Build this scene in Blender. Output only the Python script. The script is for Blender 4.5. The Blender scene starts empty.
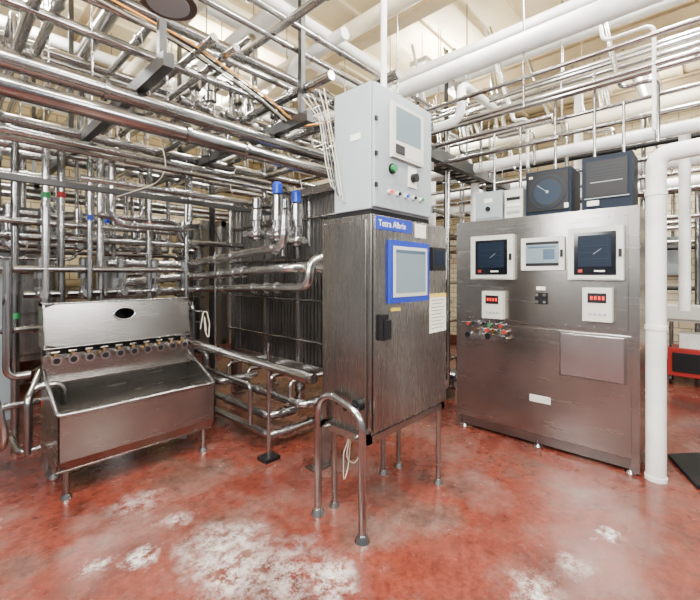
import bpy, math, random
from mathutils import Vector, Matrix
random.seed(7)
R=random.random
def U(a,b): return a+(b-a)*R()

# ------------------------------------------------------------------ materials
def newmat(name):
    m=bpy.data.materials.new(name); m.use_nodes=True
    nt=m.node_tree; p=nt.nodes['Principled BSDF']; return m,nt,p
def mat(name,col,rough=.5,metal=0,emit=None,es=0,var=0.0,vscale=6,coat=0,bump=0,spec=.5):
    m,nt,p=newmat(name)
    p.inputs['Base Color'].default_value=(*col,1)
    p.inputs['Roughness'].default_value=rough
    p.inputs['Metallic'].default_value=metal
    p.inputs['Specular IOR Level'].default_value=spec
    if emit: 
        p.inputs['Emission Color'].default_value=(*emit,1); p.inputs['Emission Strength'].default_value=es
    if coat: p.inputs['Coat Weight'].default_value=coat
    tc=nt.nodes.new('ShaderNodeTexCoord')
    n=nt.nodes.new('ShaderNodeTexNoise'); n.inputs['Scale'].default_value=vscale; n.inputs['Detail'].default_value=6
    nt.links.new(tc.outputs['Object'],n.inputs['Vector'])
    if var>0:
        r=nt.nodes.new('ShaderNodeValToRGB')
        r.color_ramp.elements[0].position=.3; r.color_ramp.elements[1].position=.7
        r.color_ramp.elements[0].color=(*[c*(1-var) for c in col],1)
        r.color_ramp.elements[1].color=(*[min(1,c*(1+var*.6)) for c in col],1)
        nt.links.new(n.outputs['Fac'],r.inputs['Fac']); nt.links.new(r.outputs['Color'],p.inputs['Base Color'])
    if bump>0:
        b=nt.nodes.new('ShaderNodeBump'); b.inputs['Strength'].default_value=bump; b.inputs['Distance'].default_value=.01
        nt.links.new(n.outputs['Fac'],b.inputs['Height']); nt.links.new(b.outputs['Normal'],p.inputs['Normal'])
    return m
def steel(name,col,r0,r1,sc=(3,3,60),dirt=.3):
    m,nt,p=newmat(name)
    p.inputs['Metallic'].default_value=1
    tc=nt.nodes.new('ShaderNodeTexCoord'); mp=nt.nodes.new('ShaderNodeMapping'); mp.inputs['Scale'].default_value=sc
    nt.links.new(tc.outputs['Object'],mp.inputs['Vector'])
    n=nt.nodes.new('ShaderNodeTexNoise'); n.inputs['Scale'].default_value=3; n.inputs['Detail'].default_value=3
    nt.links.new(mp.outputs['Vector'],n.inputs['Vector'])
    mr=nt.nodes.new('ShaderNodeMapRange'); mr.inputs['To Min'].default_value=r0; mr.inputs['To Max'].default_value=r1
    nt.links.new(n.outputs['Fac'],mr.inputs['Value']); nt.links.new(mr.outputs['Result'],p.inputs['Roughness'])
    n2=nt.nodes.new('ShaderNodeTexNoise'); n2.inputs['Scale'].default_value=2.2; n2.inputs['Detail'].default_value=8
    nt.links.new(tc.outputs['Object'],n2.inputs['Vector'])
    r=nt.nodes.new('ShaderNodeValToRGB'); r.color_ramp.elements[0].position=.3; r.color_ramp.elements[1].position=.68
    r.color_ramp.elements[0].color=(*[c*(1-dirt) for c in col],1); r.color_ramp.elements[1].color=(*col,1)
    nt.links.new(n2.outputs['Fac'],r.inputs['Fac']); nt.links.new(r.outputs['Color'],p.inputs['Base Color'])
    return m
SS=steel('stainless_pipe_steel',(.49,.485,.48),.13,.30,(1,1,1),.5)
SSB=steel('brushed_stainless',(.37,.35,.325),.24,.31,(14,14,.8),.28)
SSH=steel('brushed_stainless_horizontal',(.41,.39,.365),.22,.30,(.8,.8,14),.28)
SSL=steel('clean_stainless',(.56,.555,.55),.20,.30,(2,2,2),.2)
SSD=steel('dark_stainless_plates',(.28,.27,.26),.22,.4,(8,8,1))
GALV=steel('galvanised_strut',(.10,.10,.10),.4,.6,(2,2,2),.4)
WHITE=mat('white_pvc_jacket',(.84,.84,.80),.45,var=.16,vscale=4)
CREAM=mat('cream_pipe_jacket',(.76,.68,.50),.5,var=.18,vscale=4)
GREY=mat('light_grey_enclosure_paint',(.30,.345,.36),.45,var=.06,vscale=3)
LGREY=mat('pale_instrument_plastic',(.56,.56,.50),.45,var=.05)
BLACK=mat('black_plastic',(.006,.006,.007),.45,spec=.3)
GLASS=mat('dark_glass',(.004,.005,.008),.12)
NAVY=mat('dark_blue_recorder',(.004,.010,.022),.55,spec=.2)
DISC=mat('faint_chart_disc',(.016,.028,.046),.5,spec=.2)
BLUE=mat('blue_label',(.006,.030,.34),.45)
BLUEB=mat('bright_blue_cap',(.004,.05,.50),.35)
SCREEN2=mat('hmi_screen_dim',(.04,.07,.11),.2,emit=(.25,.42,.6),es=.15)
SCREEN3=mat('hmi_screen_panel',(.14,.19,.21),.2,emit=(.4,.55,.6),es=.16)
PAPER=mat('paper_sticker',(.78,.76,.66),.7)
YEL=mat('yellow_sticker',(.7,.5,.05),.6)
REDLED=mat('red_led_digits',(.4,.01,.01),.4,emit=(1,.03,.01),es=1.5)
GREEN=mat('green_tape',(.01,.18,.05),.5)
REDT=mat('red_tape',(.35,.015,.01),.5)
RED=mat('red_paint',(.34,.012,.010),.4)
BRASS=mat('brass_fittings',(.40,.24,.10),.35,1)
RUBBER=mat('black_rubber',(.008,.008,.008),.7,bump=.4,vscale=60,spec=.2)
ORANGE=mat('orange_hose',(.7,.28,.02),.5)
CABLE=mat('pale_cable',(.50,.46,.36),.6)
ADDED_LAMP=mat('added_tube_glow',(1,1,1),.5,emit=(1,.96,.88),es=16)  # glow for the tubes of the added ceiling fixtures
BROWN=mat('brown_lamp_shade',(.07,.045,.035),.5)

def floormat():
    m,nt,p=newmat('red_epoxy_floor')
    N=nt.nodes; L=nt.links
    tc=N.new('ShaderNodeTexCoord'); 
    def noise(s,d=8,r=.6,off=0):
        n=N.new('ShaderNodeTexNoise'); n.inputs['Scale'].default_value=s; n.inputs['Detail'].default_value=d; n.inputs['Roughness'].default_value=r
        if off:
            mp=N.new('ShaderNodeMapping'); mp.inputs['Location'].default_value=(off,off*.7,0); L.new(tc.outputs['Object'],mp.inputs['Vector']); L.new(mp.outputs['Vector'],n.inputs['Vector'])
        else: L.new(tc.outputs['Object'],n.inputs['Vector'])
        return n
    def ramp(src,stops):
        r=N.new('ShaderNodeValToRGB'); e=r.color_ramp.elements
        e[0].position=stops[0][0]; e[0].color=stops[0][1]; e[1].position=stops[-1][0]; e[1].color=stops[-1][1]
        for s in stops[1:-1]:
            x=e.new(s[0]); x.color=s[1]
        L.new(src,r.inputs['Fac']); return r
    base=ramp(noise(1.1,10,.6).outputs['Fac'],[(.34,(.055,.017,.012,1)),(.44,(.115,.025,.016,1)),(.52,(.15,.034,.021,1)),(.60,(.12,.052,.038,1)),(.70,(.065,.032,.024,1))])
    fine=ramp(noise(18,12,.72).outputs['Fac'],[(.34,(.58,.57,.57,1)),(.66,(1.28,1.26,1.25,1))])
    mul=N.new('ShaderNodeMix'); mul.data_type='RGBA'; mul.blend_type='MULTIPLY'; mul.inputs[0].default_value=1
    L.new(base.outputs['Color'],mul.inputs[6]); L.new(fine.outputs['Color'],mul.inputs[7])
    worn=ramp(noise(1.9,12,.68,5).outputs['Fac'],[(.48,(0,0,0,1)),(.70,(.55,.55,.55,1))])
    mx=N.new('ShaderNodeMix'); mx.data_type='RGBA'
    L.new(worn.outputs['Color'],mx.inputs[0]); L.new(mul.outputs[2],mx.inputs[6]); mx.inputs[7].default_value=(.22,.15,.125,1)
    last=mx.outputs[2]
    sn=noise(13,14,.82)
    stains=[(1.08,1.95,.28,.6),(.98,1.75,.18,.5),(1.35,1.36,.14,.8),(2.65,.42,.08,1.7),(.74,2.21,.10,1.0),(1.94,.60,.14,.6),(.55,2.3,.08,.6),(.9,2.75,.20,.3),(1.2,1.6,.32,.35),(1.0,2.4,.12,.5),(2.25,.5,.10,.5)]
    r2=ramp(sn.outputs['Fac'],[(.45,(0,0,0,1)),(.57,(1,1,1,1))])
    wv=N.new('ShaderNodeVectorMath'); wv.operation='MULTIPLY_ADD'; L.new(noise(6,8,.7,9).outputs['Color'],wv.inputs[0]); wv.inputs[1].default_value=(.3,.3,0); L.new(tc.outputs['Object'],wv.inputs[2])
    for (x,y,rad,k) in stains:
        d=N.new('ShaderNodeVectorMath'); d.operation='DISTANCE'; L.new(wv.outputs[0],d.inputs[0]); d.inputs[1].default_value=(x+.15,y+.15,0)
        mr=N.new('ShaderNodeMapRange'); mr.inputs['From Min'].default_value=0; mr.inputs['From Max'].default_value=rad; mr.inputs['To Min'].default_value=1; mr.inputs['To Max'].default_value=0
        L.new(d.outputs['Value'],mr.inputs['Value'])
        mm=N.new('ShaderNodeMath'); mm.operation='MULTIPLY'; L.new(mr.outputs['Result'],mm.inputs[0])
        L.new(r2.outputs['Color'],mm.inputs[1])
        m2=N.new('ShaderNodeMath'); m2.operation='MULTIPLY'; m2.use_clamp=True; L.new(mm.outputs[0],m2.inputs[0]); m2.inputs[1].default_value=k*1.6
        q=N.new('ShaderNodeMix'); q.data_type='RGBA'; L.new(m2.outputs[0],q.inputs[0]); L.new(last,q.inputs[6]); q.inputs[7].default_value=(.62,.58,.54,1)
        last=q.outputs[2]
    L.new(last,p.inputs['Base Color'])
    rr=N.new('ShaderNodeMapRange'); rr.inputs['From Min'].default_value=.35; rr.inputs['From Max'].default_value=.65; rr.inputs['To Min'].default_value=.10; rr.inputs['To Max'].default_value=.34; L.new(noise(2.5).outputs['Fac'],rr.inputs['Value']); L.new(rr.outputs['Result'],p.inputs['Roughness'])
    b=N.new('ShaderNodeBump'); b.inputs['Strength'].default_value=.25; b.inputs['Distance'].default_value=.005
    L.new(noise(40,5).outputs['Fac'],b.inputs['Height']); L.new(b.outputs['Normal'],p.inputs['Normal'])
    return m
FLOOR=floormat()
def brickmat(name,axis,c1,c2,mort):
    m,nt,p=newmat(name); N=nt.nodes; L=nt.links
    tc=N.new('ShaderNodeTexCoord'); s=N.new('ShaderNodeSeparateXYZ'); c=N.new('ShaderNodeCombineXYZ')
    L.new(tc.outputs['Object'],s.inputs[0]); L.new(s.outputs[axis],c.inputs[0]); L.new(s.outputs[2],c.inputs[1])
    b=N.new('ShaderNodeTexBrick'); L.new(c.outputs[0],b.inputs['Vector'])
    b.inputs['Color1'].default_value=(*c1,1); b.inputs['Color2'].default_value=(*c2,1); b.inputs['Mortar'].default_value=(*mort,1)
    b.inputs['Scale'].default_value=1; b.inputs['Brick Width'].default_value=.30; b.inputs['Row Height'].default_value=.11; b.inputs['Mortar Size'].default_value=.008
    L.new(b.outputs['Color'],p.inputs['Base Color']); p.inputs['Roughness'].default_value=.4
    return m
BR_Y=brickmat('cream_glazed_brick_left',0,(.72,.60,.34),(.64,.52,.28),(.26,.2,.12))
BR_X=brickmat('cream_glazed_brick_right',1,(.74,.66,.46),(.66,.58,.38),(.30,.25,.17))
CEIL=mat('cream_painted_ceiling',(.80,.68,.44),.7,var=.15,vscale=1.5)
BEAM=mat('cream_painted_beam',(.42,.33,.20),.6,var=.15,vscale=3)
COVE=mat('dark_red_cove',(.12,.03,.02),.5)

# ------------------------------------------------------------------ mesh builder
class MB:
    def __init__(s,name,parent=None): s.name=name; s.parent=parent; s.v=[];s.f=[];s.m=[];s.s=[];s.mats=[]
    def mi(s,m):
        if m not in s.mats: s.mats.append(m)
        return s.mats.index(m)
    def add(s,vs,fs,m,smooth=False):
        o=len(s.v); s.v+= [Vector(x) for x in vs]; k=s.mi(m)
        for f in fs: s.f.append([i+o for i in f]); s.m.append(k); s.s.append(smooth)
    def box(s,x0,x1,y0,y1,z0,z1,m,rot=None,c=None):
        vs=[Vector((x,y,z)) for z in(z0,z1) for y in (y0,y1) for x in (x0,x1)]
        if rot:
            cc=Vector(c) if c else Vector(((x0+x1)/2,(y0+y1)/2,(z0+z1)/2)); vs=[cc+rot@(v-cc) for v in vs]
        s.add(vs,[(0,2,3,1),(4,5,7,6),(0,1,5,4),(2,6,7,3),(0,4,6,2),(1,3,7,5)],m)
    def hexa(s,vs,m): # bottom 4 ccw, top 4 ccw
        s.add(vs,[(3,2,1,0),(4,5,6,7),(0,1,5,4),(1,2,6,5),(2,3,7,6),(3,0,4,7)],m)
    def ring(s,c,t,u,r,n):
        w=t.cross(u); return [c+(u*math.cos(2*math.pi*i/n)+w*math.sin(2*math.pi*i/n))*r for i in range(n)]
    def tube(s,pts,r,m,bend=.08,n=12,cap=True,arc=5):
        P=[Vector(p) for p in pts]
        Q=[P[0]]
        for i in range(1,len(P)-1):
            a,b,c=P[i-1],P[i],P[i+1]; d1=(a-b);d2=(c-b); l=min(d1.length,d2.length)*.48
            d1.normalize(); d2.normalize(); ang=d1.angle(d2)
            if ang>3.1: continue
            t=min(l,bend/math.tan(ang/2) if bend>0 else 0)
            if t<1e-4: Q.append(b); continue
            A=b+d1*t;C=b+d2*t; rad=t*math.tan(ang/2); bis=(d1+d2).normalized(); O=b+bis*(rad/math.sin(ang/2))
            va=A-O; vc=C-O; tot=va.angle(vc); ax=va.cross(vc).normalized()
            for k in range(arc+1): Q.append(O+Matrix.Rotation(tot*k/arc,3,ax)@va)
        Q.append(P[-1])
        D=[]
        for q in Q:
            if not D or (q-D[-1]).length>1e-5: D.append(q)
        Q=D
        T=[]
        for i in range(len(Q)):
            if i==0:t=Q[1]-Q[0]
            elif i==len(Q)-1:t=Q[-1]-Q[-2]
            else:t=(Q[i+1]-Q[i]).normalized()+(Q[i]-Q[i-1]).normalized()
            T.append(t.normalized())
        u=T[0].orthogonal().normalized(); vs=[]
        for i,q in enumerate(Q):
            if i: 
                u=T[i-1].rotation_difference(T[i])@u
            u=(u-T[i]*u.dot(T[i])).normalized()
            vs+=s.ring(q,T[i],u,r,n)
        fs=[]
        for i in range(len(Q)-1):
            for j in range(n):
                fs.append((i*n+j,i*n+(j+1)%n,(i+1)*n+(j+1)%n,(i+1)*n+j))
        s.add(vs,fs,m,True)
        if cap:
            k=(len(Q)-1)*n
            s.add(vs[:n],[tuple(range(n-1,-1,-1))],m); s.add(vs[k:],[tuple(range(n))],m)
    def cyl(s,c0,c1,r,m,n=16): s.tube([c0,c1],r,m,n=n)
    def cone(s,c0,c1,r0,r1,m,n=20):
        c0=Vector(c0);c1=Vector(c1);t=(c1-c0).normalized();u=t.orthogonal().normalized()
        vs=s.ring(c0,t,u,r0,n)+s.ring(c1,t,u,r1,n)
        s.add(vs,[(j,(j+1)%n,n+(j+1)%n,n+j) for j in range(n)],m,True)
        s.add(vs[:n],[tuple(range(n-1,-1,-1))],m); s.add(vs[n:],[tuple(range(n))],m)
    def ball(s,c,r,m,n=12,k=8,sz=1):
        vs=[];fs=[]
        for i in range(k+1):
            th=math.pi*i/k
            for j in range(n):
                ph=2*math.pi*j/n; vs.append(Vector(c)+Vector((math.sin(th)*math.cos(ph),math.sin(th)*math.sin(ph),math.cos(th)*sz))*r)
        for i in range(k):
            for j in range(n): fs.append((i*n+j,(i+1)*n+j,(i+1)*n+(j+1)%n,i*n+(j+1)%n))
        s.add(vs,fs,m,True)
    def pipe(s,pts,r,m=None,bend=None,clamps=0,n=12,tape=None):
        m=m or SS; s.tube(pts,r,m,bend=bend if bend else r*2.6,n=n)
        P=[Vector(p) for p in pts]
        for i in range(len(P)-1):
            L=(P[i+1]-P[i]).length
            if L<.25: continue
            t=(P[i+1]-P[i]).normalized()
            for k in range(clamps):
                q=P[i]+t*U(.1,L-.1); s.tube([q-t*.011,q+t*.011],r*1.32,m,n=n)
            if tape:
                q=P[i]+t*U(.12,L-.12); s.tube([q-t*.025,q+t*.025],r*1.05,tape,n=n)
    def build(s,bevel=0):
        if not s.v: return None
        lo=Vector([min(v[i] for v in s.v) for i in range(3)]); hi=Vector([max(v[i] for v in s.v) for i in range(3)])
        o=Vector(((lo.x+hi.x)/2,(lo.y+hi.y)/2,lo.z))
        if s.name=='floor' : o=Vector((0,0,0))
        me=bpy.data.meshes.new(s.name); me.from_pydata([v-o for v in s.v],[],s.f); 
        for m in s.mats: me.materials.append(m)
        me.polygons.foreach_set('material_index',s.m); me.polygons.foreach_set('use_smooth',s.s); me.update()
        ob=bpy.data.objects.new(s.name,me); bpy.context.scene.collection.objects.link(ob)
        ob.location=o
        if s.parent: ob.parent=s.parent; ob.location=o-s.parent.location
        if bevel:
            b=ob.modifiers.new('Bevel','BEVEL'); b.width=bevel; b.segments=2; b.limit_method='ANGLE'; b.angle_limit=math.radians(60)
        return ob
def empty(name,loc):
    e=bpy.data.objects.new(name,None); e.location=loc; e.empty_display_size=.1
    bpy.context.scene.collection.objects.link(e); return e
def label(txt,loc,rot,size,m,parent,name):
    c=bpy.data.curves.new(name,'FONT'); c.body=txt; c.size=size; c.extrude=.0006; c.materials.append(m)
    o=bpy.data.objects.new(name,c); bpy.context.scene.collection.objects.link(o); o.parent=parent
    o.location=Vector(loc)-parent.location; o.rotation_euler=rot
CH=4.5
RACK=empty('overhead_pipe_rack',(2,4,2.5))
# ------------------------------------------------------------------ room shell
b=MB('floor'); b.box(-3,8,-3,7,-.1,0,FLOOR); b.build()
b=MB('wall_left'); b.box(-3,8.1,7,7.1,0,CH,BR_Y); b.build()
b=MB('wall_right'); b.box(8,8.1,-3,7,0,CH,BR_X); b.build()
b=MB('ceiling'); b.box(-3,8,-3,7,CH,CH+.1,CEIL)
for i in range(23): 
    y=-2.8+i*.44; b.box(-3,8,y,y+.05,CH-.04,CH,CEIL)
b.build()
b=MB('trim_ceiling_beams')
for x in (-1,1.2,3.4,5.6,7.6):
    b.box(x-.09,x+.09,-3,7,CH-.30,CH-.27,BEAM); b.box(x-.012,x+.012,-3,7,CH-.27,CH-.07,BEAM); b.box(x-.09,x+.09,-3,7,CH-.07,CH-.041,BEAM)
b.build()
b=MB('baseboard_right'); b.box(7.96,8,-3,7,0,.15,COVE); b.build()
b=MB('baseboard_left'); b.box(-3,7.9,6.96,7,0,.15,COVE); b.build()

# ------------------------------------------------------------------ control cabinet
A0,A1,B0,B1,Z0,Z1=1.70,2.54,1.40,1.83,.574,1.854
E=empty('control_cabinet',(2.1,1.6,0))
b=MB('cabinet_body',E)
b.box(A0,A1,B0+.02,B1,Z0,Z1,SSB)
b.box(A0+.012,A1-.012,B0,B0+.018,Z0+.02,Z1-.012,SSB)
b.box(A0-.012,A0,B0+.05,B1-.03,Z0+.03,Z1-.03,SSB)
b.build(.004)
b=MB('cabinet_top_gasket',E); b.box(A0+.01,A1-.2,B0+.03,B1-.05,Z1,Z1+.03,BLACK); b.build()
b=MB('stand',E); r=.019
def leg(x,y,zt): 
    b.cyl((x,y,.03),(x,y,zt),r,SSH,12); b.cone((x,y,0),(x,y,.03),.036,.024,SSH)
b.tube([(1.635,1.43,.03),(1.635,1.43,.71),(1.635,1.80,.80),(1.635,1.80,.03)],.023,SS,bend=.13,n=14,arc=8)
for y in (1.43,1.80): b.cone((1.635,y,0),(1.635,y,.035),.045,.03,SS)
for (x,y) in ((2.47,1.43),(2.47,1.78),(1.76,1.78),(2.30,1.80)): leg(x,y,Z0)
b.box(1.66,2.52,1.41,1.45,Z0-.04,Z0,SSH); b.box(1.66,2.52,1.77,1.81,Z0-.04,Z0,SSH)
b.box(1.66,1.70,1.41,1.81,Z0-.04,Z0,SSH); b.box(2.48,2.52,1.41,1.81,Z0-.04,Z0,SSH)
b.cyl((1.635,1.5,Z0-.02),(1.70,1.5,Z0-.02),.015,SSH)
b.cyl((1.635,1.75,Z0-.02),(1.70,1.75,Z0-.02),.015,SSH)
b.build()
F=B0
b=MB('door_fittings',E)
b.box(1.832,2.266,F-.018,F,1.33,1.71,BLUE); b.box(1.862,2.236,F-.021,F-.018,1.365,1.675,LGREY); b.box(1.885,2.213,F-.023,F-.021,1.39,1.655,SCREEN3)
b.box(1.885,2.213,F-.024,F-.023,1.635,1.655,SCREEN2)
b.box(1.715,2.08,F-.006,F,1.765,1.842,BLUE)
b.box(2.31,2.49,F-.02,F,1.53,1.69,BLACK); b.box(2.335,2.465,F-.022,F-.02,1.57,1.67,NAVY)
b.box(2.30,2.52,F-.003,F,1.10,1.37,PAPER)
for i in range(9): b.box(2.32,2.50-U(0,.08),F-.004,F-.003,1.13+i*.024,1.134+i*.024,BLACK)
b.box(2.30,2.52,F-.004,F-.003,1.345,1.37,YEL)
b.box(2.12,2.25,F-.003,F,1.745,1.835,PAPER)
b.box(1.86,1.96,F-.003,F,1.28,1.30,YEL)
b.box(1.745,1.80,F-.03,F,1.12,1.27,BLACK); b.box(1.755,1.79,F-.06,F-.03,1.13,1.24,BLACK)
b.build(.003)
b=MB('side_knobs',E)
b.cyl((A0-.01,1.50,.74),(A0-.05,1.50,.74),.035,BLACK); b.cyl((A0-.05,1.50,.74),(A0-.07,1.50,.74),.02,BLACK)
b.cyl((A0-.01,1.60,.70),(A0-.03,1.60,.70),.018,BLACK); b.cyl((A0-.01,1.67,.72),(A0-.03,1.67,.72),.014,BLACK)
for z in (.7,1.2,1.7): b.cyl((A1,F+.01,z-.03),(A1,F+.01,z+.03),.012,SS)
b.build()
label('Tetra Albrix',(1.735,F-.0065,1.785),(math.pi/2,0,0),.055,PAPER,E,'sign_lettering')

E=empty('electrical_enclosure',(2.0,1.55,1.884))
UA,UB,UZ0,UZ1=2.33,1.72,1.884,2.62
b=MB('enclosure_body',E)
b.box(A0,UA,B0+.022,UB,UZ0,UZ1,GREY); b.box(A0+.006,UA-.006,B0,B0+.02,UZ0+.01,UZ1-.006,GREY)
b.build(.006)
b=MB('enclosure_fittings',E)
b.box(1.85,2.19,F-.022,F,2.21,2.54,LGREY); b.box(1.885,2.155,F-.024,F-.022,2.32,2.52,SCREEN3); b.box(1.87,2.17,F-.024,F-.022,2.225,2.30,LGREY)
b.cyl((1.87,F,2.14),(1.87,F-.01,2.14),.032,BLACK); b.cyl((1.87,F-.01,2.14),(1.87,F-.03,2.14),.022,GREEN)
b.box(2.04,2.13,F-.008,F,2.06,2.19,PAPER)
b.cyl((2.085,F-.008,2.12),(2.085,F-.04,2.12),.028,BLACK)
b.box(1.88,1.97,F-.028,F,2.235,2.290,BLACK)
for i,mm in enumerate((REDLED,BLACK,BLUEB,BLACK,GREEN)):
    x=1.84+i*.085; b.cyl((x,F,1.995),(x,F-.018,1.995),.015,LGREY); b.cyl((x,F-.018,1.995),(x,F-.028,1.995),.011,mm)
for z in (1.95,2.25,2.52): b.box(2.315,2.335,F-.012,F+.02,z-.025,z+.025,SS)
for z in (2.02,2.2,2.4): b.box(1.706,1.725,F-.012,F,z-.012,z+.012,BLACK)
b.box(A0-.004,A0,1.50,1.58,2.30,2.34,PAPER)
b.cyl((1.985,1.55,UZ1),(1.985,1.55,CH-.05),.020,WHITE); b.cyl((2.2,1.6,UZ1),(2.2,1.6,2.75),.03,GREY)
b.cyl((1.985,1.55,UZ1),(1.985,1.55,UZ1+.04),.033,GREY)
for i in range(6):
    y=1.62+i*.018; x=A0-.008-.006*(i%3)
    b.tube([(A0+.01,y,1.95+.02*i),(x-.015,y,1.94+.02*i),(x-.015,y+.05,2.20),(x-.01,UB+.03+.015*i,2.50),(x+.03,UB+.12+.04*i,2.72)],.0035,[CABLE,CABLE,BLACK,CABLE,GREY][i%5],bend=.10,n=6)
b.build()
b=MB('drooping_cable'); 
b.tube([(1.72,1.6,.53),(1.70,1.62,.38),(1.80,1.62,.30),(1.86,1.62,.45),(1.88,1.62,.53)],.004,CABLE,bend=.08,n=6)
b.tube([(1.80,1.66,.53),(1.76,1.66,.28),(1.70,1.64,.22),(1.68,1.62,.42),(1.72,1.6,.53)],.003,CABLE,bend=.08,n=6)
b.build()

# ------------------------------------------------------------------ instrument panel (right)
PX=3.55; PB0,PB1=.375,1.85
E=empty('instrument_panel',(3.8,1.1,0))
b=MB('panel_body',E)
b.box(PX,PX+.55,PB0,PB1,.12,2.02,SSH)
b.box(PX-.014,PX,PB0+.07,1.75,1.07,1.97,SSH)
b.box(PX-.008,PX,PB0+.05,PB1-.05,.16,1.04,SSH)
b.box(PX-.020,PX-.008,.47,.90,.68,1.02,SSL); b.box(PX-.012,PX-.008,.455,.915,.665,1.035,SSD)
b.box(PX-.014,PX-.008,.98,1.15,.40,.46,LGREY)
b.box(PX+.02,PX+.5,PB0+.04,PB1-.04,.07,.12,SSD)
b.build(.004)
b=MB('panel_feet',E)
for x in (PX+.05,PX+.5):
    for y in (PB0+.06,1.1,PB1-.06): b.cyl((x,y,0),(x,y,.12),.022,SS); b.cone((x,y,0),(x,y,.02),.04,.03,SS)
b.box(PX,PX+.04,PB0,PB0+.05,.02,.12,SSH); b.box(PX,PX+.04,PB1-.05,PB1,.02,.12,SSH)
b.box(PX+.03,PX+.06,PB0+.05,PB1-.05,.03,.12,SSD)
b.build()
def recorder(name,b0,b1,z0,z1,bez,x=PX-.014,dep=.05,disc=True,inner=None):
    q=MB(name,E); w=b1-b0;h=z1-z0
    q.box(x-dep,x,b0,b1,z0,z1,bez)
    m=.12*w
    q.box(x-dep-.004,x-dep,b0+m,b1-m,z0+m*.9,z1-m*.9,inner or GLASS)
    cy,cz=(b0+b1)/2,(z0+z1)/2
    if disc:
        q.box(x-dep-.007,x-dep-.004,b0+m+.03,b1-m-.03,z0+m+.06,z1-m-.02,NAVY)
        q.box(x-dep-.009,x-dep-.007,b0+m+.05,b0+m+.053,z0+m+.10,z1-m-.05,DISC)
        for k in range(3): q.box(x-dep-.009,x-dep-.007,b0+m+.05,b1-m-.05,z0+m+.12+k*.05,z0+m+.123+k*.05,DISC)
        q.box(x-dep-.009,x-dep-.007,cy-.002,cy+.002,cz-.01,cz+h*.14,GREY,rot=Matrix.Rotation(.9,3,'X'),c=(x-dep,cy,cz))
        q.box(x-dep-.009,x-dep-.004,b1-m-.06,b1-m-.03,z0+m+.015,z0+m+.04,REDT)
        q.box(x-dep-.009,x-dep-.004,cy-.07,cy-.0,z0+m+.02,z0+m+.032,PAPER)
        q.box(x-dep-.006,x-dep,b0+.02,b1-.02,z0+.008,z0+.014,GREY)
    else:
        q.box(x-dep-.006,x-dep-.004,b0+m+.0,b1-m-.0,z0+m+.02,z1-m-.02,SCREEN3)
        q.box(x-dep-.007,x-dep-.006,b0+m+.03,b0+m+.12,z0+m+.05,z1-m-.06,SCREEN2); q.box(x-dep-.007,x-dep-.006,b0+m+.02,b1-m-.02,z1-m-.05,z1-m-.035,SCREEN2)
    q.box(x-dep-.012,x-dep,b0+.01,b0+.03,cz-.03,cz+.03,BLACK)
    q.build(.004)
recorder('chart_recorder_left',1.275,1.67,1.46,1.865,LGREY)
recorder('chart_recorder_right',.466,.838,1.46,1.875,LGREY)
recorder('touch_screen',.867,1.211,1.54,1.82,LGREY,disc=False,inner=BLACK,dep=.03)
X=PX-.014
b=MB('controllers',E)
for (b0,b1,z0,z1) in ((1.36,1.55,1.10,1.35),(.535,.73,1.14,1.40)):
    b.box(X-.07,X,b0,b1,z0,z1,LGREY); m=.035; zc=z0+(z1-z0)*.70
    b.box(X-.073,X-.07,b0+m,b1-m,zc-.038,zc+.038,BLACK); 
    for k in range(4): 
        y=b0+m+.012+k*.026; b.box(X-.075,X-.073,y,y+.016,zc-.014,zc+.014,REDLED)
    for k in range(4): b.box(X-.074,X-.07,b0+m+k*.032,b0+m+k*.032+.02,z0+.05,z0+.065,GREY)
b.box(X-.012,X,1.0,1.10,1.25,1.35,BLACK)
for yy in(1.02,1.08):
    for zz in (1.27,1.33): b.cyl((X-.012,yy,zz),(X-.03,yy,zz),.014,SS)
b.box(X-.01,X,1.02,1.09,1.37,1.40,PAPER)
for i in range(7):
    y=1.70-i*.052; z=1.035+.01*(i%2); b.cyl((X,y,z),(X-.035,y,z),.022,SSL); b.cyl((X-.035,y,z),(X-.05,y,z),.015,[REDT,BLACK,SS,BLACK,GREEN,SS,REDT][i])
for i in range(8):
    y=1.70-i*.050; z=.93-.012*(i%2); b.cyl((PX-.008,y,z),(PX-.05,y,z),.018,BRASS if i%3==1 else SSL); b.cyl((PX-.05,y,z),(PX-.07,y,z),.025,BLACK if i in(0,4) else SSL)
for i in range(6):
    y=1.62-i*.055; z=.985; b.cyl((PX-.008,y,z),(PX-.06,y,z),.012,SSL); b.cyl((PX-.06,y,z),(PX-.075,y,z),.018,[BRASS,SSL,REDT][i%3])
b.tube([(PX-.01,1.42,.98),(PX-.05,1.42,.98),(PX-.05,1.34,.96)],.008,SS,bend=.02,n=8)
for i in range(14):
    for (y,z) in (((PB0+.09+i*.1),1.95),((PB0+.09+i*.1),1.09)): 
        if y<1.74: b.cyl((X,y,z),(X-.004,y,z),.005,SSD,8)
b.build(.002)
T=2.02
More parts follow.
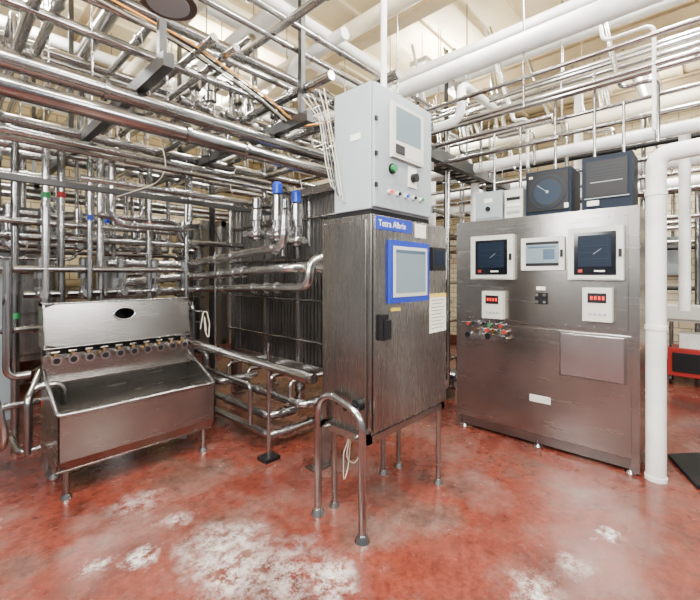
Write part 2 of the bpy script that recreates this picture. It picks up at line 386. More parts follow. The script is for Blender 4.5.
def topdev(name,b0,b1,z1,m,kind):
    q=MB(name,E); x=PX+.02
    q.box(x,x+.3,b0,b1,T+.0,z1,m)
    w=b1-b0;h=z1-T;cy=(b0+b1)/2;cz=(T+z1)/2
    if kind=='dial':
        q.box(x-.01,x,b0+.02,b1-.02,T+.03,z1-.02,BLACK)
        q.cyl((x-.01,cy,cz),(x-.016,cy,cz),min(w,h)*.40,DISC,32); q.cyl((x-.016,cy,cz),(x-.02,cy,cz),min(w,h)*.375,BLACK,32); q.cyl((x-.02,cy,cz),(x-.022,cy,cz),min(w,h)*.30,DISC,32)
        q.cyl((x-.022,cy,cz),(x-.03,cy,cz),.012,GREY); q.box(x-.03,x-.024,cy-.002,cy+.002,cz,cz+.1,GREY,rot=Matrix.Rotation(-.9,3,'X'),c=(x-.02,cy,cz))
        q.box(x-.02,x,b0+.02,b0+.05,T+.04,T+.08,PAPER); q.box(x-.012,x,b1-.06,b1-.03,z1-.06,z1-.04,PAPER)
    elif kind=='rec':
        q.box(x-.012,x,b0+.03,b1-.03,T+.10,z1-.04,BLACK); q.box(x-.013,x-.012,b0+.06,b1-.06,cz-.0,cz+.006,GREY)
        for k in range(5): q.box(x-.013,x-.012,b0+.06,b1-.06,cz+.03+k*.025,cz+.033+k*.025,DISC)
        q.box(x-.02,x,b1-.12,b1-.04,T+.03,T+.07,PAPER); q.box(x-.018,x,b0+.02,b1-.02,T+.085,T+.092,GREY)
    elif kind=='box':
        q.box(x-.01,x,b0+.015,b1-.015,T+.02,z1-.02,m); q.cyl((x-.01,cy,cz-.03),(x-.025,cy,cz-.03),.022,BLACK); q.box(x-.012,x-.01,cy-.04,cy+.04,cz+.03,cz+.07,PAPER)
    else:
        for k in range(3): q.box(x-.006,x,b0+.02,b1-.02,T+.04+k*.06,T+.07+k*.06,[GREY,PAPER,BLACK][k])
    q.build(.005)
topdev('junction_box',1.40,1.66,2.29,GREY,'box'); topdev('relay_box',1.22,1.38,2.28,LGREY,'x')
topdev('dial_recorder',.83,1.19,2.40,NAVY,'dial'); topdev('strip_recorder',.42,.755,2.44,NAVY,'rec')
b=MB('panel_conduits',E)
for (y,z,zz) in ((1.55,2.29,3.0),(1.3,2.28,2.9),(1.0,2.4,3.1),(.7,2.44,3.2),(.5,2.44,2.9)):
    b.cyl((PX+.2,y,z),(PX+.2,y,zz),.012,SS,8); b.cyl((PX+.2,y,z),(PX+.2,y,z+.03),.02,SS,10)
b.build()

b=MB('white_insulated_riser_pipe')
b.tube([(3.60,.285,0),(3.60,.285,2.38),(3.60,-.9,2.42)],.062,WHITE,bend=.09,n=24,arc=8)
for z in (0,2.08,1.1): b.tube([(3.60,.285,z),(3.60,.285,z+.03)],.068,WHITE,n=24)
b.build()

# ------------------------------------------------------------------ wash trough
E=empty('stainless_wash_trough',(1.05,3.3,0))
b=MB('basin',E)
x0,x1=.53,1.61; yf,yb=3.07,3.60; t=.012
zf,zb=.585,.80; zbot=.20
b.hexa([(x0,yf+.06,zbot),(x1,yf+.06,zbot),(x1,yf+.06+t,zbot),(x0,yf+.06+t,zbot),(x0,yf,zbot+.08),(x1,yf,zbot+.08),(x1,yf+t,zbot+.08),(x0,yf+t,zbot+.08)],SSH)
b.hexa([(x0,yf,zbot+.08),(x1,yf,zbot+.08),(x1,yf+t,zbot+.08),(x0,yf+t,zbot+.08),(x0,yf,zf),(x1,yf,zf),(x1,yf+t,zf),(x0,yf+t,zf)],SSH)
b.box(x0,x1,yb-t,yb,zbot,zb+.1,SSH)
for x in (x0,x1-t): 
    b.hexa([(x,yf,zbot+.08),(x+t,yf,zbot+.08),(x+t,yb,zbot+.08),(x,yb,zbot+.08),(x,yf,zf),(x+t,yf,zf),(x+t,yb,zb),(x,yb,zb)],SSH)
    b.hexa([(x,yf+.06,zbot),(x+t,yf+.06,zbot),(x+t,yb,zbot),(x,yb,zbot),(x,yf,zbot+.08),(x+t,yf,zbot+.08),(x+t,yb,zbot+.08),(x,yb,zbot+.08)],SSH)
b.box(x0,x1,yf+.06,yb,zbot-.012,zbot,SSH)
b.hexa([(x0+t,yf+.02,.36),(x1-t,yf+.02,.36),(x1-t,yb-.02,.26),(x0+t,yb-.02,.26),(x0+t,yf+.02,.37),(x1-t,yf+.02,.37),(x1-t,yb-.02,.27),(x0+t,yb-.02,.27)],SSB)
b.box(x0,x1,yf,yf+.035,zf-.01,zf,SSL); b.box(x0+.03,x1-.03,yb-.10,yb-t,.70,.715,SSH)
b.tube([(x0,yb,zb),(x0,yf,zf),(x1,yf,zf),(x1,yb,zb)],.015,SS,bend=.03,n=10)
b.build(.002)
b=MB('splash_hood',E)
hz0,hz1=.955,1.285; ty=.05
n=28; cx=(x0+x1)/2; yq=yb-.06
def hp(x,s): return Vector((x,yq+ty*s,hz0+(hz1-hz0)*s))
W=(x1-x0)/2
outer=[];inner=[]
for i in range(n):
    a=2*math.pi*i/n; c,s_=math.cos(a),math.sin(a)
    k=1/max(abs(c),abs(s_)); outer.append(hp(cx+W*c*k,.5+.5*s_*k)); inner.append(hp(cx+.08*c,.68+.15*s_))
vs=outer+inner; b.add(vs,[(i,(i+1)%n,n+(i+1)%n,n+i) for i in range(n)],SSH)
off=Vector((0,.012,0)); b.add([v+off for v in vs],[(n+i,n+(i+1)%n,(i+1)%n,i) for i in range(n)],SSH)
b.add([*outer,*[v+off for v in outer]],[(i,n+i,n+(i+1)%n,(i+1)%n) for i in range(n)],SSH)
b.tube([v for v in inner]+[inner[0]],.008,SSL,bend=0,n=6)
b.box(x0,x1,yb+.012,yb+.16,hz1-.02,hz1,SSH)
b.box(cx-.2,cx+.2,yb+.15,yb+.16,hz1-.3,hz1-.02,BLACK)
for x in (x0,x1-.01): b.hexa([(x,yq,hz0),(x+.01,yq,hz0),(x+.01,yb+.16,hz0),(x,yb+.16,hz0),(x,yq+ty,hz1),(x+.01,yq+ty,hz1),(x+.01,yb+.16,hz1),(x,yb+.16,hz1)],SSH)
b.tube([(x0,yq,hz0),(x1,yq,hz0)],.008,SS,n=8)
b.tube([(x0,yq+ty,hz1),(x1,yq+ty,hz1)],.008,SS,n=8)
b.build()
b=MB('trough_legs',E)
for (x,y) in ((x0+.06,yf+.09),(x1-.06,yf+.09),(x0+.06,yb-.05),(x1-.06,yb-.05)):
    b.cyl((x,y,.02),(x,y,zbot),.02,SS,12); b.cone((x,y,0),(x,y,.03),.035,.024,SS)
b.box(x0+.02,x0+.06,yb,yb+.03,.0,hz0+.1,SSH); b.box(x1-.06,x1-.02,yb,yb+.03,.0,hz0+.1,SSH)
b.build()
b=MB('trough_ports',E)
for i in range(10):
    x=x0+.07+i*.105
    b.cyl((x,yb+.06,.865),(x,yb-.07,.865),.024,SSL if i%3 else BRASS,12); b.cyl((x,yb-.07,.865),(x,yb-.09,.865),.034,SSL,12); b.cyl((x,yb-.09,.865),(x,yb-.092,.865),.022,BLACK,12)
    b.cyl((x,yb-.05,.865),(x,yb-.05,.925),.012,BRASS,8); b.cyl((x-.025,yb-.05,.925),(x+.025,yb-.05,.925),.009,SSL,8)
    b.cyl((x,yb+.05,.865),(x,yb+.05,1.0),.016,SS,10)
b.box(x0,x1,yb+.02,yb+.03,.82,.96,BLACK)
b.tube([(x0-.10,yf+.36,.30),(x0-.10,yf+.36,.72),(x0+.10,yf+.36,.72),(x0+.10,yf+.36,.56)],.024,SS,bend=.08)
b.tube([(x0-.12,yf+.26,.30),(x0-.12,yf+.26,.66),(x0-.02,yf+.5,.80)],.02,SS,bend=.08)
b.tube([(x0-.02,yb-.06,.25),(x0-.14,yb-.06,.25),(x0-.14,yb+.3,.25)],.02,SS,bend=.05)
b.build()
b=MB('coiled_rinse_hose'); 
b.tube([(1.66,3.44,1.00),(1.69,3.41,1.24),(1.72,3.38,1.05),(1.70,3.36,.90),(1.68,3.38,.98),(1.68,3.42,1.20),(1.72,3.44,.98)],.005,CABLE,bend=.05,n=8); b.cyl((1.64,3.62,1.16),(1.72,3.40,1.16),.008,SS,8); b.build()
b=MB('transfer_pipe')
b.pipe([(1.655,3.95,.86),(1.655,1.86,.83)],.034,SS,clamps=3,n=16); b.tube([(1.655,2.05,.833),(1.655,1.9,.831)],.042,SS,n=16); 
b.pipe([(1.72,3.6,.62),(1.72,2.7,.62),(1.72,2.7,.30)],.02,SS,clamps=1)
b.cyl((1.84,2.62,.03),(1.84,2.62,.95),.016,SS,10); b.box(1.77,1.91,2.56,2.68,0,.03,BLACK)
b.cyl((1.655,2.62,.80),(1.84,2.62,.80),.012,SS,10)
b.build()

# ------------------------------------------------------------------ plate heat exchangers
def phe(name,x0,x1,y0,y1,z0,z1,npl):
    E=empty(name,((x0+x1)/2,(y0+y1)/2,0))
    b=MB('plate_pack',E); st=(y1-y0)/npl
    for i in range(npl):
        y=y0+i*st; k=.012*(i%2); b.box(x0+k,x1-k,y,y+st*.78,z0+k,z1-k,SSD)
    b.box(x0+.035,x1-.035,y0,y1,z0+.035,z1-.035,SSD)
    b.build()
    b=MB('frame',E)
    for y in (y0-.06,y1): b.box(x0-.05,x1+.05,y,y+.055,z0-.08,z1+.10,SSL)
    xm=(x0+x1)/2
    b.box(xm-.04,xm+.04,y0-.06,y1+.5,z1+.03,z1+.13,SSH); b.cyl((xm,y0-.06,z0-.05),(xm,y1+.5,z0-.05),.03,SS)
    b.box(xm-.06,xm+.06,y1+.48,y1+.56,0,z1+.13,SSH)
    b.box(x0-.06,x0-.03,y0,y1,z1-.02,z1+.06,SSL); b.box(x0-.06,x0-.03,y0,y1,z0-.05,z0+.02,SSL)
    for yy in (y0+(y1-y0)*.33,y0+(y1-y0)*.66): b.box(x0-.03,x0-.005,yy-.02,yy+.02,z0-.05,z1+.02,SSL)
    for x in (x0-.045,x1+.03):
        for k in range(4):
            z=z0+.25+k*(z1-z0-.5)/3; b.cyl((x,y0-.14,z),(x,y1+.14,z),.012,SS,10)
            for y in (y0-.09,y1+.075): b.cyl((x,y,z),(x,y+.03,z),.026,SS,6)
    for x in (x0,x1-.03):
        for y in (y0-.06,y1): b.box(x-.02,x+.05,y,y+.055,0,z0-.05,SSH); b.box(x-.05,x+.08,y-.03,y+.085,0,.02,SSH)
    for k in range(4): b.cyl((xm-.15+.3*(k%2),y1+.05,z0+.2+(z1-z0-.4)*(k//2)),(xm-.15+.3*(k%2),y1+.2,z0+.2+(z1-z0-.4)*(k//2)),.05,SS)
    b.build()
phe('plate_heat_exchanger',2.6,3.15,2.55,4.35,.58,2.32,66)
phe('plate_heat_exchanger',2.5,3.05,5.1,5.8,.6,2.15,24)
b=MB('slanted_support_leg')
y=2.2; b.hexa([(1.98,y,0),(2.10,y,0),(2.10,y+.05,0),(1.98,y+.05,0),(2.25,y,1.0),(2.37,y,1.0),(2.37,y+.05,1.0),(2.25,y+.05,1.0)],SSL)
b.box(1.95,2.15,y-.03,y+.09,0,.012,SSD)
b.build()

b=MB('exchanger_feed_pipework')
b.pipe([(1.2,4.55,1.62),(2.0,4.55,1.62),(2.0,2.62,1.74),(2.0,2.62,2.0)],.040,SSL,clamps=4,n=16,bend=.12)
b.pipe([(1.3,4.42,1.42),(2.0,4.42,1.48),(2.0,2.55,1.56),(2.58,2.55,1.56)],.040,SSL,clamps=4,bend=.12,n=16)
b.pipe([(1.1,4.30,1.30),(2.1,4.30,1.34),(2.1,2.42,1.40),(2.1,2.42,1.60),(2.5,2.42,1.75)],.038,SSL,clamps=4,bend=.12,n=16)
b.pipe([(1.85,5.2,1.2),(1.85,4.0,1.2),(1.85,4.0,.4)],.025,SS,clamps=3)
b.pipe([(2.2,5.3,.35),(2.2,2.6,.35),(2.5,2.6,.35),(2.5,2.6,.6)],.038,SS,clamps=4)
b.pipe([(2.05,5.0,.22),(2.05,2.9,.22),(2.4,2.9,.22),(2.4,2.9,.6)],.038,SS,clamps=4)
b.pipe([(1.95,4.2,.12),(1.95,2.75,.12),(2.6,2.75,.12)],.032,SS,clamps=3)
b.pipe([(1.9,3.8,.15),(1.9,3.8,.7),(1.9,4.6,.7)],.028,SS,clamps=2)
b.pipe([(1.8,4.4,.5),(1.8,3.35,.5),(2.2,3.35,.5)],.028,SS,clamps=3)
b.cyl((2.05,3.9,0),(2.05,3.9,1.75),.014,SS,8)
for y in (2.8,3.1,3.5,3.9): b.pipe([(2.2,y,.35),(2.2,y,.52),(2.58,y,.52)],.022,SS,bend=.05)
b.build()
def pump(x,y):
    b=MB('centrifugal_pump')
    b.cyl((x,y,.22),(x,y+.30,.22),.10,SSL,20); b.cyl((x,y-.02,.22),(x,y,.22),.11,SS,20); b.cyl((x,y-.12,.22),(x,y-.02,.22),.13,SS,24); b.cyl((x,y-.22,.22),(x,y-.12,.22),.03,SS)
    b.cyl((x+.06,y-.07,.25),(x+.06,y-.07,.50),.025,SS); b.box(x-.08,x+.08,y-.02,y+.28,.0,.13,SSD); b.box(x-.05,x+.05,y+.1,y+.2,.31,.37,GREY); b.build()
pump(4.35,2.35); pump(1.5,4.6)

def valve(x,y,z,col,h=.5,name='air_actuated_valve',parent=None):
    b=MB(name,parent)
    b.cyl((x,y,z),(x,y,z+.10),.045,SS,14); b.ball((x,y,z+.04),.058,SS); b.cyl((x-.12,y,z+.04),(x+.12,y,z+.04),.03,SS); b.cyl((x,y-.1,z+.04),(x,y+.1,z+.04),.03,SS)
    b.cyl((x,y,z+.10),(x,y,z+.17),.02,SS,10)
    for k in range(3): b.cyl((x+.03*math.cos(k*2.1),y+.03*math.sin(k*2.1),z+.1),(x+.03*math.cos(k*2.1),y+.03*math.sin(k*2.1),z+.18),.005,SS,6)
    b.cyl((x,y,z+.17),(x,y,z+h-.12),.05,SS,18); b.cone((x,y,z+h-.12),(x,y,z+h-.10),.05,.035,SS); b.cyl((x,y,z+h-.10),(x,y,z+h-.02),.042,col,18); b.cone((x,y,z+h-.02),(x,y,z+h),.042,.03,col,18)
    b.build()
valve(2.00,2.72,1.80,BLUEB,.50); valve(2.16,2.66,1.76,BLUEB,.48); valve(1.96,2.98,1.82,SS,.38); valve(2.22,2.9,1.84,SS,.38)

# ------------------------------------------------------------------ overhead rack
b=MB('stainless_pipe_runs',RACK)
tapes=[None,None,None,GREEN,None,None,None,REDT,None,None,None]
for k,(y,z,r,a0,a1) in enumerate([(2.62,2.60,.052,-1,3.6),(2.45,2.40,.052,-1,3.3),(2.80,3.0,.030,-1,4.5),(2.95,3.08,.030,-1,4.5),(2.70,3.22,.038,-1,5),
    (3.15,2.78,.025,-1,4),(3.35,2.92,.035,-1,4.2),(3.6,2.52,.03,-1,2.6),(3.78,2.52,.03,-1,2.6),(4.0,2.72,.04,-1,4.5),(4.2,2.32,.025,-1,2.4),(4.4,2.62,.03,-1,5),
    (4.7,2.92,.05,-1,5),(5.0,2.5,.04,-1,5),(5.4,2.8,.05,-1,5),(5.8,2.42,.04,-1,5),(3.05,3.45,.05,-1,5),(6.2,2.2,.05,-1,6),(6.4,2.6,.06,-1,6),(3.9,3.3,.04,-1,6),(4.5,3.5,.05,-1,6),
    (2.55,2.86,.018,-1,3.5),(2.50,3.02,.022,-1,3.4),(3.0,2.3,.02,.9,2.6),(3.3,2.2,.025,.7,2.5),(6.3,1.6,.04,-1,6),(6.5,1.2,.04,-1,6),(6.3,3.3,.07,-1,6),
    (2.35,3.25,.02,-1,4.5),(2.3,3.4,.025,-1,4.5),(2.9,2.72,.022,-1,3.5),(3.2,3.2,.03,-1,4.5),(4.9,2.1,.035,-1,2.2),(5.6,2.0,.035,-1,2.2),(5.2,1.75,.03,-1,2.2),(4.6,1.85,.03,.3,2.2)]):
    b.pipe([(a0,y,z),(a1,y,z),(a1,y,z-.5)] if a1<3 else [(a0,y,z),(a1,y,z)],r,SS,clamps=5,n=14,tape=tapes[k%11])
for k,(x,z,r,b0,b1) in enumerate([(.35,2.95,.03,1.6,6.5),(.15,2.8,.04,1.6,6.6),(.5,3.15,.03,1.5,6.5),(-.3,2.95,.04,2,6.5),(1.15,2.95,.025,2.2,6.5),(1.3,2.95,.025,2.2,6.5),(1.5,2.7,.03,2.9,6.5),(1.95,2.95,.035,2.0,6.5),
    (2.3,2.8,.04,2.2,6),(2.5,3.1,.04,1.8,6),(2.75,2.7,.03,2.2,6),(3.0,2.9,.04,2.2,6),(-.1,2.2,.04,2.9,6.5),(0,3.4,.06,1.6,6.6),(.95,3.6,.06,1.3,6.6),(1.7,3.3,.03,1.6,6.5),(1.05,3.3,.03,2.3,6.5)]):
    b.pipe([(x,b0,z),(x,b1,z)],r,SS,clamps=3,tape=GREEN if k%7==3 else None)
for i in range(12):
    x=U(.2,2.4); y=U(4.5,5.6); z=U(2.2,2.8); zz=U(1.5,2.0); r=U(.018,.032); w=U(.3,.7)*random.choice((-1,1))
    b.pipe([(x,y,z+.3),(x,y,zz),(x+w,y,zz),(x+w,y,z+U(-.2,.4))],r,SS,clamps=1,bend=.09)
for i in range(16):
    x=U(.3,3.6); y=U(2.6,4.5); z=U(2.6,3.0); w=U(.2,.7); h=U(.2,.6)
    b.pipe([(x,y,z),(x,y,z+h),(x,y+w,z+h),(x,y+w,z)],U(.018,.03),SS,bend=.08)
for i in range(30):
    x=U(-.6,4.4); y=random.choice((2.75,3.3,4.0,4.7,5.4,6.2)); b.cyl((x,y,2.3 if y>5 else 2.6),(x,y,CH-.01),.006,SS,6)
b.build()
for i in range(5): valve(1.45+i*.2,3.1+.12*(i%2),2.86,SS,.36,'seat_valve_%d'%i,RACK)
for i in range(7): valve(.45+i*.27,4.75+.1*(i%2),1.75,[SS,SS,SS,BLUEB][i%4],.42,'seat_valve_%d'%(i+5),RACK)
for i in range(5): valve(.6+i*.3,4.1,1.30,SS,.36,'seat_valve_%d'%(i+12),RACK)
b=MB('riser_pipes',RACK)
tp=[REDT,None,GREEN,None,None,None,GREEN,None]
for i,(x,y,r,z0) in enumerate([(.62,4.05,.03,.0),(.74,4.15,.03,.0),(.92,4.0,.022,.7),(1.05,4.2,.032,.0),(1.45,4.1,.028,.0),(1.78,4.0,.022,.9),(.45,4.3,.03,.0),(.3,4.5,.035,.0),(.15,4.2,.03,.0)]):
    b.pipe([(x,y,z0),(x,y,2.75)],r,SSL if i in (0,3) else SS,clamps=3,tape=tp[i%8]); 
    if i<5: q=U(1.8,2.4); b.tube([(x,y,q),(x,y,q+.05)],r*1.05,[GREEN,REDT,BLUE][i%3])
for (z,y) in ((.45,4.1),(1.05,4.15),(1.55,4.05),(1.95,4.2)): b.pipe([(.0,y,z),(1.75,y,z)],.028,SS,clamps=5)
b.pipe([(.2,3.9,.0),(.2,3.9,1.3),(.2,3.4,1.3)],.03,SS)
b.pipe([(.35,3.75,1.6),(.35,3.75,.75),(.48,3.75,.75)],.03,SS,clamps=1)
b.pipe([(1.0,4.1,2.05),(1.75,4.1,2.05),(1.75,4.1,1.85),(2.5,4.1,1.85)],.03,SS,clamps=2,bend=.10)
b.pipe([(1.05,3.85,2.6),(1.05,3.85,1.95),(1.75,3.85,1.95),(1.75,3.85,2.6)],.028,SS,clamps=1,bend=.12)
b.build()
b=MB('flexible_transfer_hose')
b.tube([(.22,3.25,1.35),(.22,3.22,.85),(.30,3.2,.45),(.24,3.5,.30),(.1,3.9,.30)],.022,SS,bend=.18,n=12,arc=8); b.build()
def tank(x,y,r,zt):
    b=MB('vertical_process_tank')
    b.cyl((x,y,.45),(x,y,zt),r,SSL,40); b.cone((x,y,.25),(x,y,.45),.08,r,SSL,40); b.cone((x,y,zt),(x,y,zt+.12),r,.12,SSL,40); b.cyl((x,y,zt+.12),(x,y,zt+.2),.12,SS)
    for z in (.5,zt*.5,zt-.05): b.tube([(x,y,z),(x,y,z+.04)],r*1.015,SSH,n=40)
    for k in range(4):
        a=k*math.pi/2+.78; b.cyl((x+r*.85*math.cos(a),y+r*.85*math.sin(a),0),(x+r*.85*math.cos(a),y+r*.85*math.sin(a),.5),.03,SS)
    b.cyl((x,y,.25),(x,y,.1),.03,SS); b.build()
tank(.75,6.45,.36,2.0); tank(1.9,6.4,.42,1.9)
b=MB('grey_equipment_cabinet'); b.box(.1,.55,5.3,5.7,.1,2.0,GREY); b.box(.12,.53,5.29,5.30,.15,1.95,GREY); b.box(.5,.52,5.27,5.29,1.0,1.15,BLACK)
for x in (.13,.5): b.box(x-.02,x+.02,5.32,5.36,0,.1,GREY); b.box(x-.02,x+.02,5.62,5.66,0,.1,GREY)
b.build()

b=MB('strut_support_frame',RACK)
for x in (.88,1.92,-.15):
    b.box(x-.03,x+.03,2.2,6.9,2.66,2.74,GALV)
    for y in (2.3,4.5,6.6): b.box(x-.02,x+.02,y-.02,y+.02,2.74,CH,GALV)
b.box(-.6,4,3.475,3.525,2.15,2.19,GALV); b.box(-.6,4,5.17,5.23,2.14,2.20,GALV)
for (x,y) in ((.12,3.5),(2.38,4.62),(.12,5.2),(3.9,3.5)): b.box(x-.025,x+.025,y-.025,y+.025,0,2.7,GALV)
b.build()

# ------------------------------------------------------------------ right overhead
b=MB('white_jacketed_pipes',RACK)
for (x,z,r,b0,b1,m) in [(3.1,3.30,.075,-2.5,6.6,WHITE),(4.15,2.70,.055,-2.5,6.6,WHITE),(4.95,3.2,.09,-2.5,6.6,CREAM),(4.2,3.85,.09,-2.5,6.6,WHITE),(5.6,2.75,.07,-2.5,6.6,WHITE),(6.4,3.3,.10,-2.5,6.6,CREAM),(7.2,2.8,.09,-2.5,6.6,WHITE),
    (2.6,3.75,.07,-1.5,6.6,CREAM),(2.1,3.9,.08,-1.5,6.6,WHITE),(5.3,3.9,.1,-2.5,6.6,CREAM),(7.5,3.6,.1,-2.5,6.6,WHITE),(1.5,3.8,.06,.8,6.6,CREAM),(3.55,3.7,.05,-2.5,6.6,WHITE)]:
    b.tube([(x,b0,z),(x,b1,z)],r,m,n=20)
    y=b0+.5
    while y<b1: b.tube([(x,y,z),(x,y+.03,z)],r*1.04,m,n=20); y+=U(.7,1.1)
for (y,z,r,a0,a1) in ((5.9,3.6,.08,-1,7),(3.4,4.0,.07,-1,7.5),(5.0,3.95,.06,-1,7),(2.4,3.55,.05,.2,3.1)):
    b.tube([(a0,y,z),(a1,y,z)],r,WHITE,n=18)
b.tube([(2.3,2.2,3.5),(2.3,2.9,3.5),(2.3,2.9,3.2),(2.3,4.0,3.2)],.05,WHITE,bend=.14,n=16)
b.tube([(3.35,2.9,2.95),(3.35,1.7,2.95),(3.35,1.7,3.3),(4.2,1.7,3.3)],.04,WHITE,bend=.12,n=16)
for (x,y,z0,z1,r) in ((4.5,2.1,0,2.7,.05),(4.8,2.9,0,3.2,.07),(4.3,.15,1.2,2.7,.04),(5.5,1.2,0,3.9,.05),(3.9,3.2,0,3.3,.05)):
    b.tube([(x,y,z0),(x,y,z1)],r,WHITE,n=16)
for x in (3.1,4.15,4.95,4.2,5.6,6.4): 
    for y in (-.5,1.05,2.4,4): b.cyl((x,y,2.8 if x<4.9 and x!=4.2 else 3.4),(x,y,CH-.01),.007,SS,6)
b.build()
b=MB('utility_lines',RACK)
for k,(x,z,r,b0,b1) in enumerate([(3.6,3.05,.022,-2.5,3.2),(3.7,3.05,.022,-2.5,3.2),(3.8,3.12,.03,-2.5,4),(3.95,2.95,.018,-2.5,4),(4.4,2.95,.025,-2.5,4),(4.6,2.6,.022,-2.5,4.5),(4.7,2.45,.018,-2.5,4),(5.2,2.9,.03,-2.5,5),(5.3,2.4,.03,-2.5,5),
        (3.3,2.75,.02,.9,4),(3.45,2.62,.02,.9,4),(3.35,3.5,.03,-2.5,5),(4.7,3.6,.03,-2.5,5),(6,2.5,.03,-2.5,5),(6.1,2.2,.03,-2.5,5),(7.7,2.3,.04,-2.5,6),(7.7,2.0,.04,-2.5,6),(7.7,3.2,.05,-2.5,6),(7,3.9,.05,-2.5,6),(4.05,3.4,.03,-2.5,5),(3.25,3.1,.018,-2.5,4),(3.9,3.3,.02,-2.5,4)]):
    b.pipe([(x,b0,z),(x,b1,z)],r,BLACK if k in(11,13,18,7) else SS,clamps=4,tape=[None,None,BLUEB,None,None,GREEN,None][k%7])
for i in range(22):
    x=U(3.5,5.8); y=U(-.2,3.6); z=U(2.7,3.4)
    zb=U(2.5,2.7) if y<2 else U(.2,2.2)
    b.pipe([(x,y,zb),(x,y,z),(x,y+U(.1,.4),z),(x,y+.45,CH-.32)],U(.012,.024),random.choice((SS,SS,WHITE)),bend=.06,n=10)
b.pipe([(4.1,2.27,.15),(4.1,2.27,4.15)],.026,BLACK); b.pipe([(3.6,2.35,.0),(3.6,2.35,3.6)],.028,SS,clamps=3); b.pipe([(3.75,2.05,.3),(3.75,2.05,3.1)],.02,SS,clamps=3)
for (z) in (.4,.9,1.4,1.9,2.3): b.pipe([(3.3,2.5,z),(5,2.5,z)],.025,SS,clamps=3)
for (z) in (.6,1.2,1.7): b.pipe([(3.9,2.1,z),(3.9,4,z)],.025,SS,clamps=3)
b.build()
b=MB('cable_tray',RACK)
b.box(2.45,5.2,1.93,2.0,2.62,2.74,GALV); b.box(2.45,5.2,2.17,2.19,2.62,2.74,GALV); 
for i in range(18): b.box(2.5+i*.15,2.53+i*.15,2.0,2.17,2.62,2.64,GALV)
for i in range(4): b.tube([(2.45,2.02+i*.04,2.66),(5.2,2.02+i*.04,2.66)],.012,[BLACK,GREY,CABLE,BLACK][i],n=6)
for x in (2.7,4.0,5.0): b.cyl((x,1.96,2.74),(x,1.96,CH),.008,SS,6)
b.build()
b=MB('air_hoses',RACK)
for i,m in enumerate((ORANGE,BLACK,CABLE,BLACK)):
    y=2.42+i*.03; b.tube([(-.5,y,3.2),(.4,y,3.05+.05*(i%2)),(1.1,y-.05,2.95),(1.6,y-.1,2.78),(2.0,y,2.70),(2.5,y,2.9)],.007,m,bend=.3,n=6)
for i in range(8):
    x=U(.4,3.4);y=U(2.8,4.2); b.tube([(x,y,3.3),(x+.05,y,2.9),(x+U(-.3,.3),y+.1,U(2.2,2.5)),(x+U(-.3,.3),y+.3,U(1.8,2.3))],.0035,[CABLE,BLACK,WHITE][i%3],bend=.2,n=6)
b.build()

b=MB('high_bay_lamp')
lx,ly,lz=.79,1.98,2.86
b.cyl((lx,ly,lz),(lx,ly,lz+.02),.135,BROWN,32); b.cone((lx,ly,lz+.02),(lx,ly,lz+.16),.13,.05,BROWN,32); b.cyl((lx,ly,lz+.16),(lx,ly,lz+.28),.04,BROWN); b.cyl((lx,ly,lz+.28),(lx,ly,CH),.010,SS,8)
b.cyl((lx,ly,lz-.008),(lx,ly,lz),.10,GREY,32); b.build()
for (x,y) in ((.4,.6),(3.8,.2),(4.6,2.6),(2.6,4.6),(.2,4.6),(6.6,.6),(-.8,1.4),(2.4,1.2)):  # invented ceiling fixtures, added to light the room evenly
    b=MB('added_tube_fixture'); z=4.08
    b.box(x-.6,x+.6,y-.12,y+.12,z,z+.06,LGREY); b.tube([(x-.56,y-.06,z-.02),(x+.56,y-.06,z-.02)],.018,ADDED_LAMP,n=10); b.tube([(x-.56,y+.06,z-.02),(x+.56,y+.06,z-.02)],.018,ADDED_LAMP,n=10)
    for s in (-.5,.5): b.cyl((x+s,y,z+.06),(x+s,y,CH),.006,SS,6)
    b.build()
    for (dz,e,rx) in ((-.05,190,0),(.08,65,math.pi)):  # added lamps: one shines down, an uplight brightens the ceiling
        l=bpy.data.lights.new('added_fill_light','AREA'); l.shape='RECTANGLE'; l.size=1.2; l.size_y=.2; l.energy=e; l.color=(1,.98,.95)
        o=bpy.data.objects.new('added_fill_light',l); o.location=(x,y,z+dz); o.rotation_euler=(rx,0,0); bpy.context.scene.collection.objects.link(o)

# ------------------------------------------------------------------ right background
E=empty('service_cart',(7.1,.3,0))
b=MB('cart_body',E)
b.box(6.9,7.3,-.2,.42,.12,.50,RED); b.box(6.88,6.9,-.15,.37,.18,.44,BLACK); b.box(6.9,7.3,-.2,.42,.86,.9,LGREY); b.box(6.85,7.3,-.2,.45,.9,1.08,LGREY)
for (x,y) in ((6.93,-.17),(6.93,.39),(7.27,-.17),(7.27,.39)): b.cyl((x,y,.1),(x,y,.9),.015,SS,8); b.cyl((x,y-.015,.06),(x,y+.015,.06),.06,BLACK)
b.box(6.95,7.25,-.1,.3,.5,.7,WHITE); b.build(.005)
b=MB('wall_electrical_box'); b.box(7.8,8,.25,.6,1.5,2.1,GREY); b.box(7.79,7.8,.28,.57,1.53,2.07,GREY); b.box(7.77,7.8,.3,.33,1.75,1.85,BLACK); b.cyl((7.9,.42,2.1),(7.9,.42,3.0),.02,SS); b.build(.004)
b=MB('wall_sign'); b.box(7.985,8,-.2,.15,1.6,1.95,PAPER); b.box(7.98,7.985,-.17,.12,1.8,1.92,BLUEB); b.build()
b=MB('utility_pipe_stand')
for (x,y) in ((7.5,.62),(7.45,.12),(6.2,.62),(7.5,-.25)): b.pipe([(x,y,0),(x,y,2.8)],.035,SS,clamps=2)
for z in (1.3,1.9,2.2): b.pipe([(7.5,-1,z),(7.5,.62,z)],.03,[SS,BLACK,SS][int(z)%3],clamps=3)
b.build()
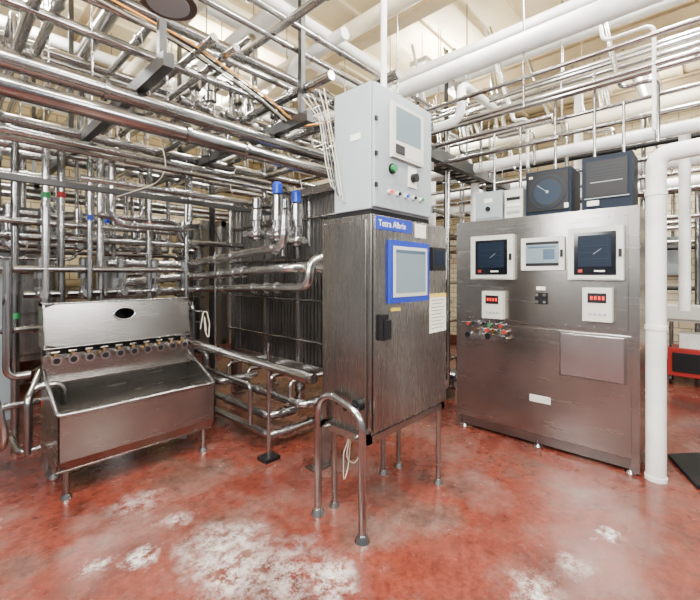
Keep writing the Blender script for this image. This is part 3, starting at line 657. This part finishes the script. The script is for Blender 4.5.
b=MB('black_floor_mat'); b.hexa([(3.62,.06,0),(4.15,-.45,0),(4.5,-.1,0),(4.1,.25,0),(3.62,.06,.03),(4.15,-.45,.03),(4.5,-.1,.03),(4.1,.25,.03)],RUBBER); b.build(.004)
b=MB('storage_shelf')
for y in (1.2,3.2):
    for x in (7.3,7.7): b.box(x,x+.04,y,y+.04,0,1.9,GALV)
for z in (.4,1.1,1.8): b.box(7.3,7.74,1.2,3.24,z,z+.03,SSH)
for i in range(9): 
    y=1.3+i*.2; z=[.43,1.13,1.13][i%3]; b.box(7.4,7.65,y,y+.16,z,z+U(.2,.35),[WHITE,BLUE,GREY,RED][i%4])
b.build()

# ------------------------------------------------------------------ light & camera
w=bpy.data.worlds.new('World'); bpy.context.scene.world=w; w.use_nodes=True
bg=w.node_tree.nodes['Background']; bg.inputs[0].default_value=(.95,.97,1,1); bg.inputs[1].default_value=.36
def area(name,loc,tgt,e,sx,sy,col=(1,1,1)):
    l=bpy.data.lights.new(name,'AREA'); l.shape='RECTANGLE'; l.size=sx; l.size_y=sy; l.energy=e; l.color=col
    o=bpy.data.objects.new(name,l); o.location=loc; o.rotation_euler=(Vector(tgt)-Vector(loc)).to_track_quat('-Z','Y').to_euler(); bpy.context.scene.collection.objects.link(o)
area('key_light',(-1.4,-.6,3.2),(2.4,2.4,1.2),230,1.2,.8,(1,.98,.95))  # added flash-like fill from behind the camera, unseen
area('left_light',(-1.8,2.0,2.6),(1.6,4.2,1.3),110,1.0,.7,(1,.98,.95))  # added out of view to brighten the pipework on the left
area('side_light',(1.8,-2.2,3.2),(3.6,1.2,1.5),150,1.2,.8,(1,.98,.95))  # added fill towards the instrument panel, out of view
cam=bpy.data.cameras.new('camera'); co=bpy.data.objects.new('camera',cam); bpy.context.scene.collection.objects.link(co)
cam.sensor_width=36; cam.lens=36*385/700; cam.shift_y=-25/700; cam.clip_start=.05
co.location=(0,0,1.5); co.rotation_euler=(math.pi/2,0,math.radians(-47))
bpy.context.scene.camera=co
